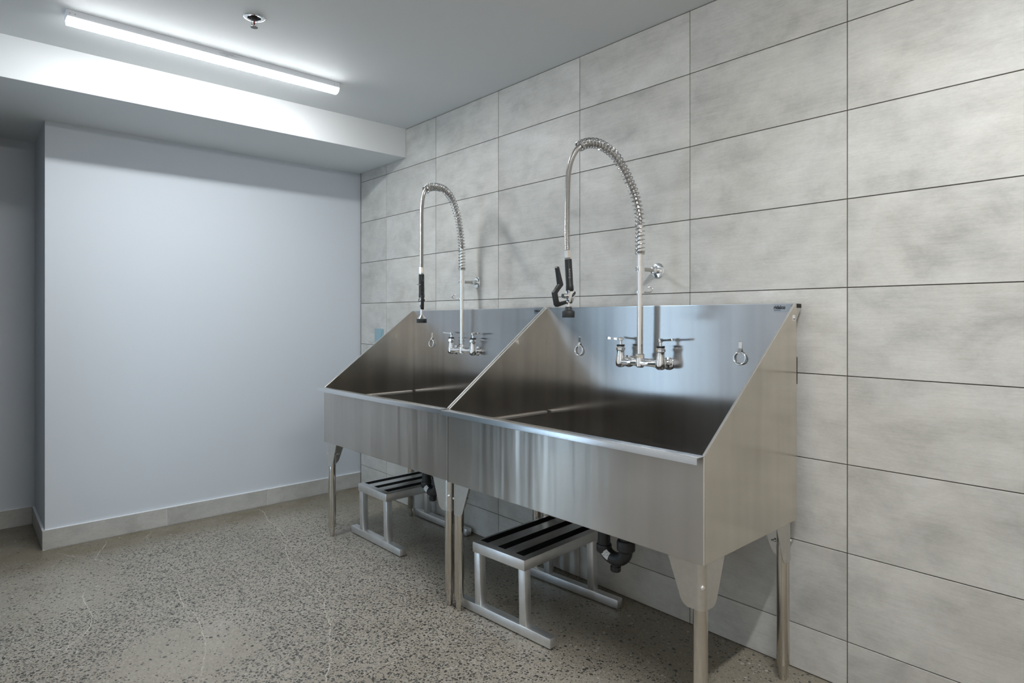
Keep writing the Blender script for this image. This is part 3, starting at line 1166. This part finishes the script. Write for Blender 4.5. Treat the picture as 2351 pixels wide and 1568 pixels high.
    hv = h if spray == 'side' else Vector((.86, -.51, 0))
    spray_valve(root, at, hv, Vector((-hv.y, hv.x, 0)), up, spray)
    return root


def spray_valve(root, at, h, s, up, kind):
    """hand spray hanging from the hose; a = distance from the pole, z = height."""
    if kind == 'side':
        a0, a1 = .3936, .3820          # leaning slightly
    else:
        a0, a1 = .3784, .3760
    ztop, zgt, zgb = 1.528, 1.4925, 1.3700
    ax = (at(a1, zgb) - at(a0, ztop)).normalized()
    o = at(a0, ztop)
    Lg0, Lg1 = ztop - zgt, ztop - zgb
    bm = bm_new()
    lathe(bm, [(.0098, -.002), (.0118, 0), (.0128, .002), (.0128, .030), (.0110, .033), (.0110, Lg0)], o, ax, 8)
    finish('swivel_nut', bm, M['chrome'], root)
    bm = bm_new()
    lathe(bm, [(.0105, Lg0 - .001), (.0136, Lg0), (.0139, Lg0 + .004), (.0142, Lg1 - .022), (.0150, Lg1 - .020), (.0152, Lg1 - .004), (.0130, Lg1)], o, ax, 24)
    grip = finish('hand_grip', bm, M['black'], root, True)
    if kind == 'side':
        e = Vector((.662, .75, 0))     # lettering runs up the grip, facing the room
        nrm = Vector((.78, -.62, 0)).normalized()
        tx = -ax
        ty = tx.cross(nrm) * -1
        text_mesh('lettering', 'Encore', .0115, M['grey_ink'], grip, o + ax * (Lg0 + .074) + nrm * .0143 + ty * -.003, tx, ty, nrm, 0.0, 1.12, .0008)
    # chrome valve body
    b0 = at(a1, zgb)
    bm = bm_new()
    poly = [(-.0150, .004), (.0145, .004), (.0145, -.020), (.0135, -.040), (.004, -.048), (-.0050, -.046), (-.0165, -.024)]
    prism(bm, poly, b0, h, up, s, -.0105, .0105, .003)
    lathe(bm, [(.0090, 0), (.0110, .006), (.0085, .022), (.0085, .026), (0, .026)], b0 + h * .010 - up * .018, h, 18)
    vb = finish('valve_body', bm, M['chrome'], root, True)
    bm = bm_new()
    torus(bm, b0 - h * .010 - up * .012, h * -.75 + up * -.66, .0150, .0024, 24, 8)
    finish('cap_ring', bm, M['rubber'], vb, True)
    # nozzle
    cx_ = .0075
    bm = bm_new()
    if kind == 'side':
        lathe(bm, [(.0078, -.044), (.0078, -.064)], b0 + h * cx_, up, 18)
        finish('nozzle_tube', bm, M['chrome'], root, True)
        bm = bm_new()
        lathe(bm, [(.0080, -.059), (.0128, -.060), (.0130, -.068), (.0160, -.073), (.0235, -.0765), (.0243, -.079), (.0243, -.0985), (.0232, -.1005), (.0190, -.1005), (.0185, -.092), (0, -.092)], b0 + h * cx_, up, 28)
        finish('spray_bumper', bm, M['rubber'], root, True)
    else:
        lathe(bm, [(.0078, -.044), (.0078, -.088), (.0095, -.090), (.0225, -.1055), (.0232, -.1085), (.0, -.1085)], b0 + h * -.001, up, 24)
        finish('nozzle_tube', bm, M['chrome'], root, True)
        bm = bm_new()
        lathe(bm, [(.0215, -.1075), (.0260, -.1078), (.0265, -.110), (.0265, -.1275), (.0255, -.1290), (.0205, -.1290), (.0200, -.120), (0, -.120)], b0 + h * -.001, up, 28)
        finish('spray_bumper', bm, M['rubber'], root, True)
    # squeeze lever
    bm = bm_new()
    Lv = [(.018, -.047), (.066, -.061), (.0745, -.053), (.0850, -.006), (.0700, .010), (.0560, .0245), (.0690, .086), (.0655, .0925), (.0590, .0910), (.0395, .0260), (.0385, .0215), (.0690, -.0085), (.0620, -.0400), (.0560, -.0440), (.0200, -.0350)]
    prism(bm, [(a - .0, z) for a, z in Lv], b0, h, up, s, -.0080, .0080, .0016)
    lev = finish('squeeze_lever', bm, M['black'], root, True)
    bm = bm_new()
    lathe(bm, [(0, -.0105), (.0034, -.0102), (.0034, .0102), (0, .0105)], b0 + h * .0225 - up * .0405, s, 12)
    finish('pivot_pin', bm, M['chrome'], lev, True)
    if kind != 'side':
        bm = bm_new()
        torus(bm, at(a0 + .004, 1.4395), up * 1.0 + h * .1, .0215, .0018, 32, 8)
        finish('hold_ring', bm, M['chrome'], root, True)


ARCH_NEAR = [(0, 1.5365), (0, 1.58), (-.0005, 1.6278), (.0028, 1.6888), (.015, 1.7337), (.0332, 1.7825), (.0565, 1.8204), (.0852, 1.862), (.1161, 1.8977), (.1503, 1.9276), (.1973, 1.9475), (.2433, 1.9548), (.2885, 1.950), (.3264, 1.9355), (.3530, 1.912), (.376, 1.8720), (.3882, 1.8280), (.3929, 1.7843), (.3953, 1.6907), (.3965, 1.5973), (.3945, 1.527)]
ARCH_FAR = [(0, 1.5415), (0, 1.59), (.0012, 1.6643), (.0085, 1.7168), (.0192, 1.7612), (.0395, 1.8265), (.0623, 1.8684), (.093, 1.9158), (.132, 1.9481), (.1826, 1.9648), (.2442, 1.9655), (.2981, 1.9556), (.3332, 1.9401), (.3560, 1.915), (.3699, 1.8746), (.3765, 1.8142), (.3770, 1.7109), (.3775, 1.607), (.3784, 1.527)]
faucet(2.6392, -.1293, (-.12603, -.99203), ARCH_NEAR, (.335, 1.931), 1.655, 'spring hose pre rinse faucet over the nearer sink, lever seen from the side', 'pre rinse faucets', (.55, .84), 'side', 0)
faucet(1.3877, -.1099, (.32768, -.94479), ARCH_FAR, (.343, 1.933), 1.660, 'spring hose pre rinse faucet over the farther sink, lever facing the room', 'pre rinse faucets', (-.50, -.86), 'front', 0)


# ------------------------------------------------------------------ step stools
def stool(cx, cy, deg, label, group):
    """cx, cy: middle of the near foot rail; local u runs along the rail, v towards the wall."""
    a = math.radians(deg)
    U = Vector((math.cos(a), math.sin(a), 0))
    V = Vector((-math.sin(a), math.cos(a), 0))
    Z = Vector((0, 0, 1))
    root = thing('step_stool', Vector((cx, cy, 0)) + V * .245, label, 'step stool', group)
    O = Vector((cx, cy, 0))

    def lbox(bm, u0, u1, v0, v1, z0, z1, bev):
        prism(bm, [(u0, v0), (u1, v0), (u1, v1), (u0, v1)], O, U, V, Z, z0, z1, bev)
        return bm

    HT, D, rs = .309, .487, .039
    u0, u1 = -.1725, .131
    bm = bm_new()
    lbox(bm, u0, u1, -.004, D + .004, HT - .044, HT, .0035)
    top = finish('step_top', bm, M['aluminium'], root, True)
    for k in range(3):
        uc = u0 + .0385 + k * .1045
        bm = bm_new()
        lbox(bm, uc - .0215, uc + .0215, .030, D - .006, HT - .0005, HT + .0009, 0)
        finish('grip_strip', bm, M['grip_tape'], top)
    for v0 in (0.0, D - rs):
        bm = bm_new()
        lbox(bm, -.262, .262, v0, v0 + rs, .005, .005 + rs, .0035)
        rail = finish('foot_rail', bm, M['aluminium'], root, True)
        for uu in (-.235, .235):
            bm = bm_new()
            c = O + U * uu + V * (v0 + rs / 2)
            lathe(bm, [(.010, 0.0), (.012, .001), (.012, .0055)], c, n=12)
            finish('rubber_pad', bm, M['rubber'], rail)
        for uu in (u0 + .003, u1 - .039):
            bm = bm_new()
            v1 = v0 + .0015
            A = [(uu + .006, v1), (uu + .042, v1), (uu + .042, v1 + .036), (uu + .006, v1 + .036)]
            B = [(p[0] - .006, p[1]) for p in A]
            vb = [bm.verts.new(O + U * p[0] + V * p[1] + Z * (.004 + rs)) for p in A]
            vt = [bm.verts.new(O + U * p[0] + V * p[1] + Z * (HT - .0435)) for p in B]
            fs = [bm.faces.new(vb), bm.faces.new(vt)] + [bm.faces.new((vb[k], vb[(k + 1) % 4], vt[(k + 1) % 4], vt[k])) for k in range(4)]
            bmesh.ops.bevel(bm, geom=list({e for f in fs for e in f.edges}), offset=.0035, segments=2, affect='EDGES', profile=.5)
            finish('leg', bm, M['aluminium'], root, True)
    return root


stool(2.2915, -.596, 4.0, 'aluminium step stool with black grip strips under the nearer sink', 'aluminium step stools')
stool(1.1215, -.522, 1.0, 'aluminium step stool with black grip strips under the farther sink', 'aluminium step stools')
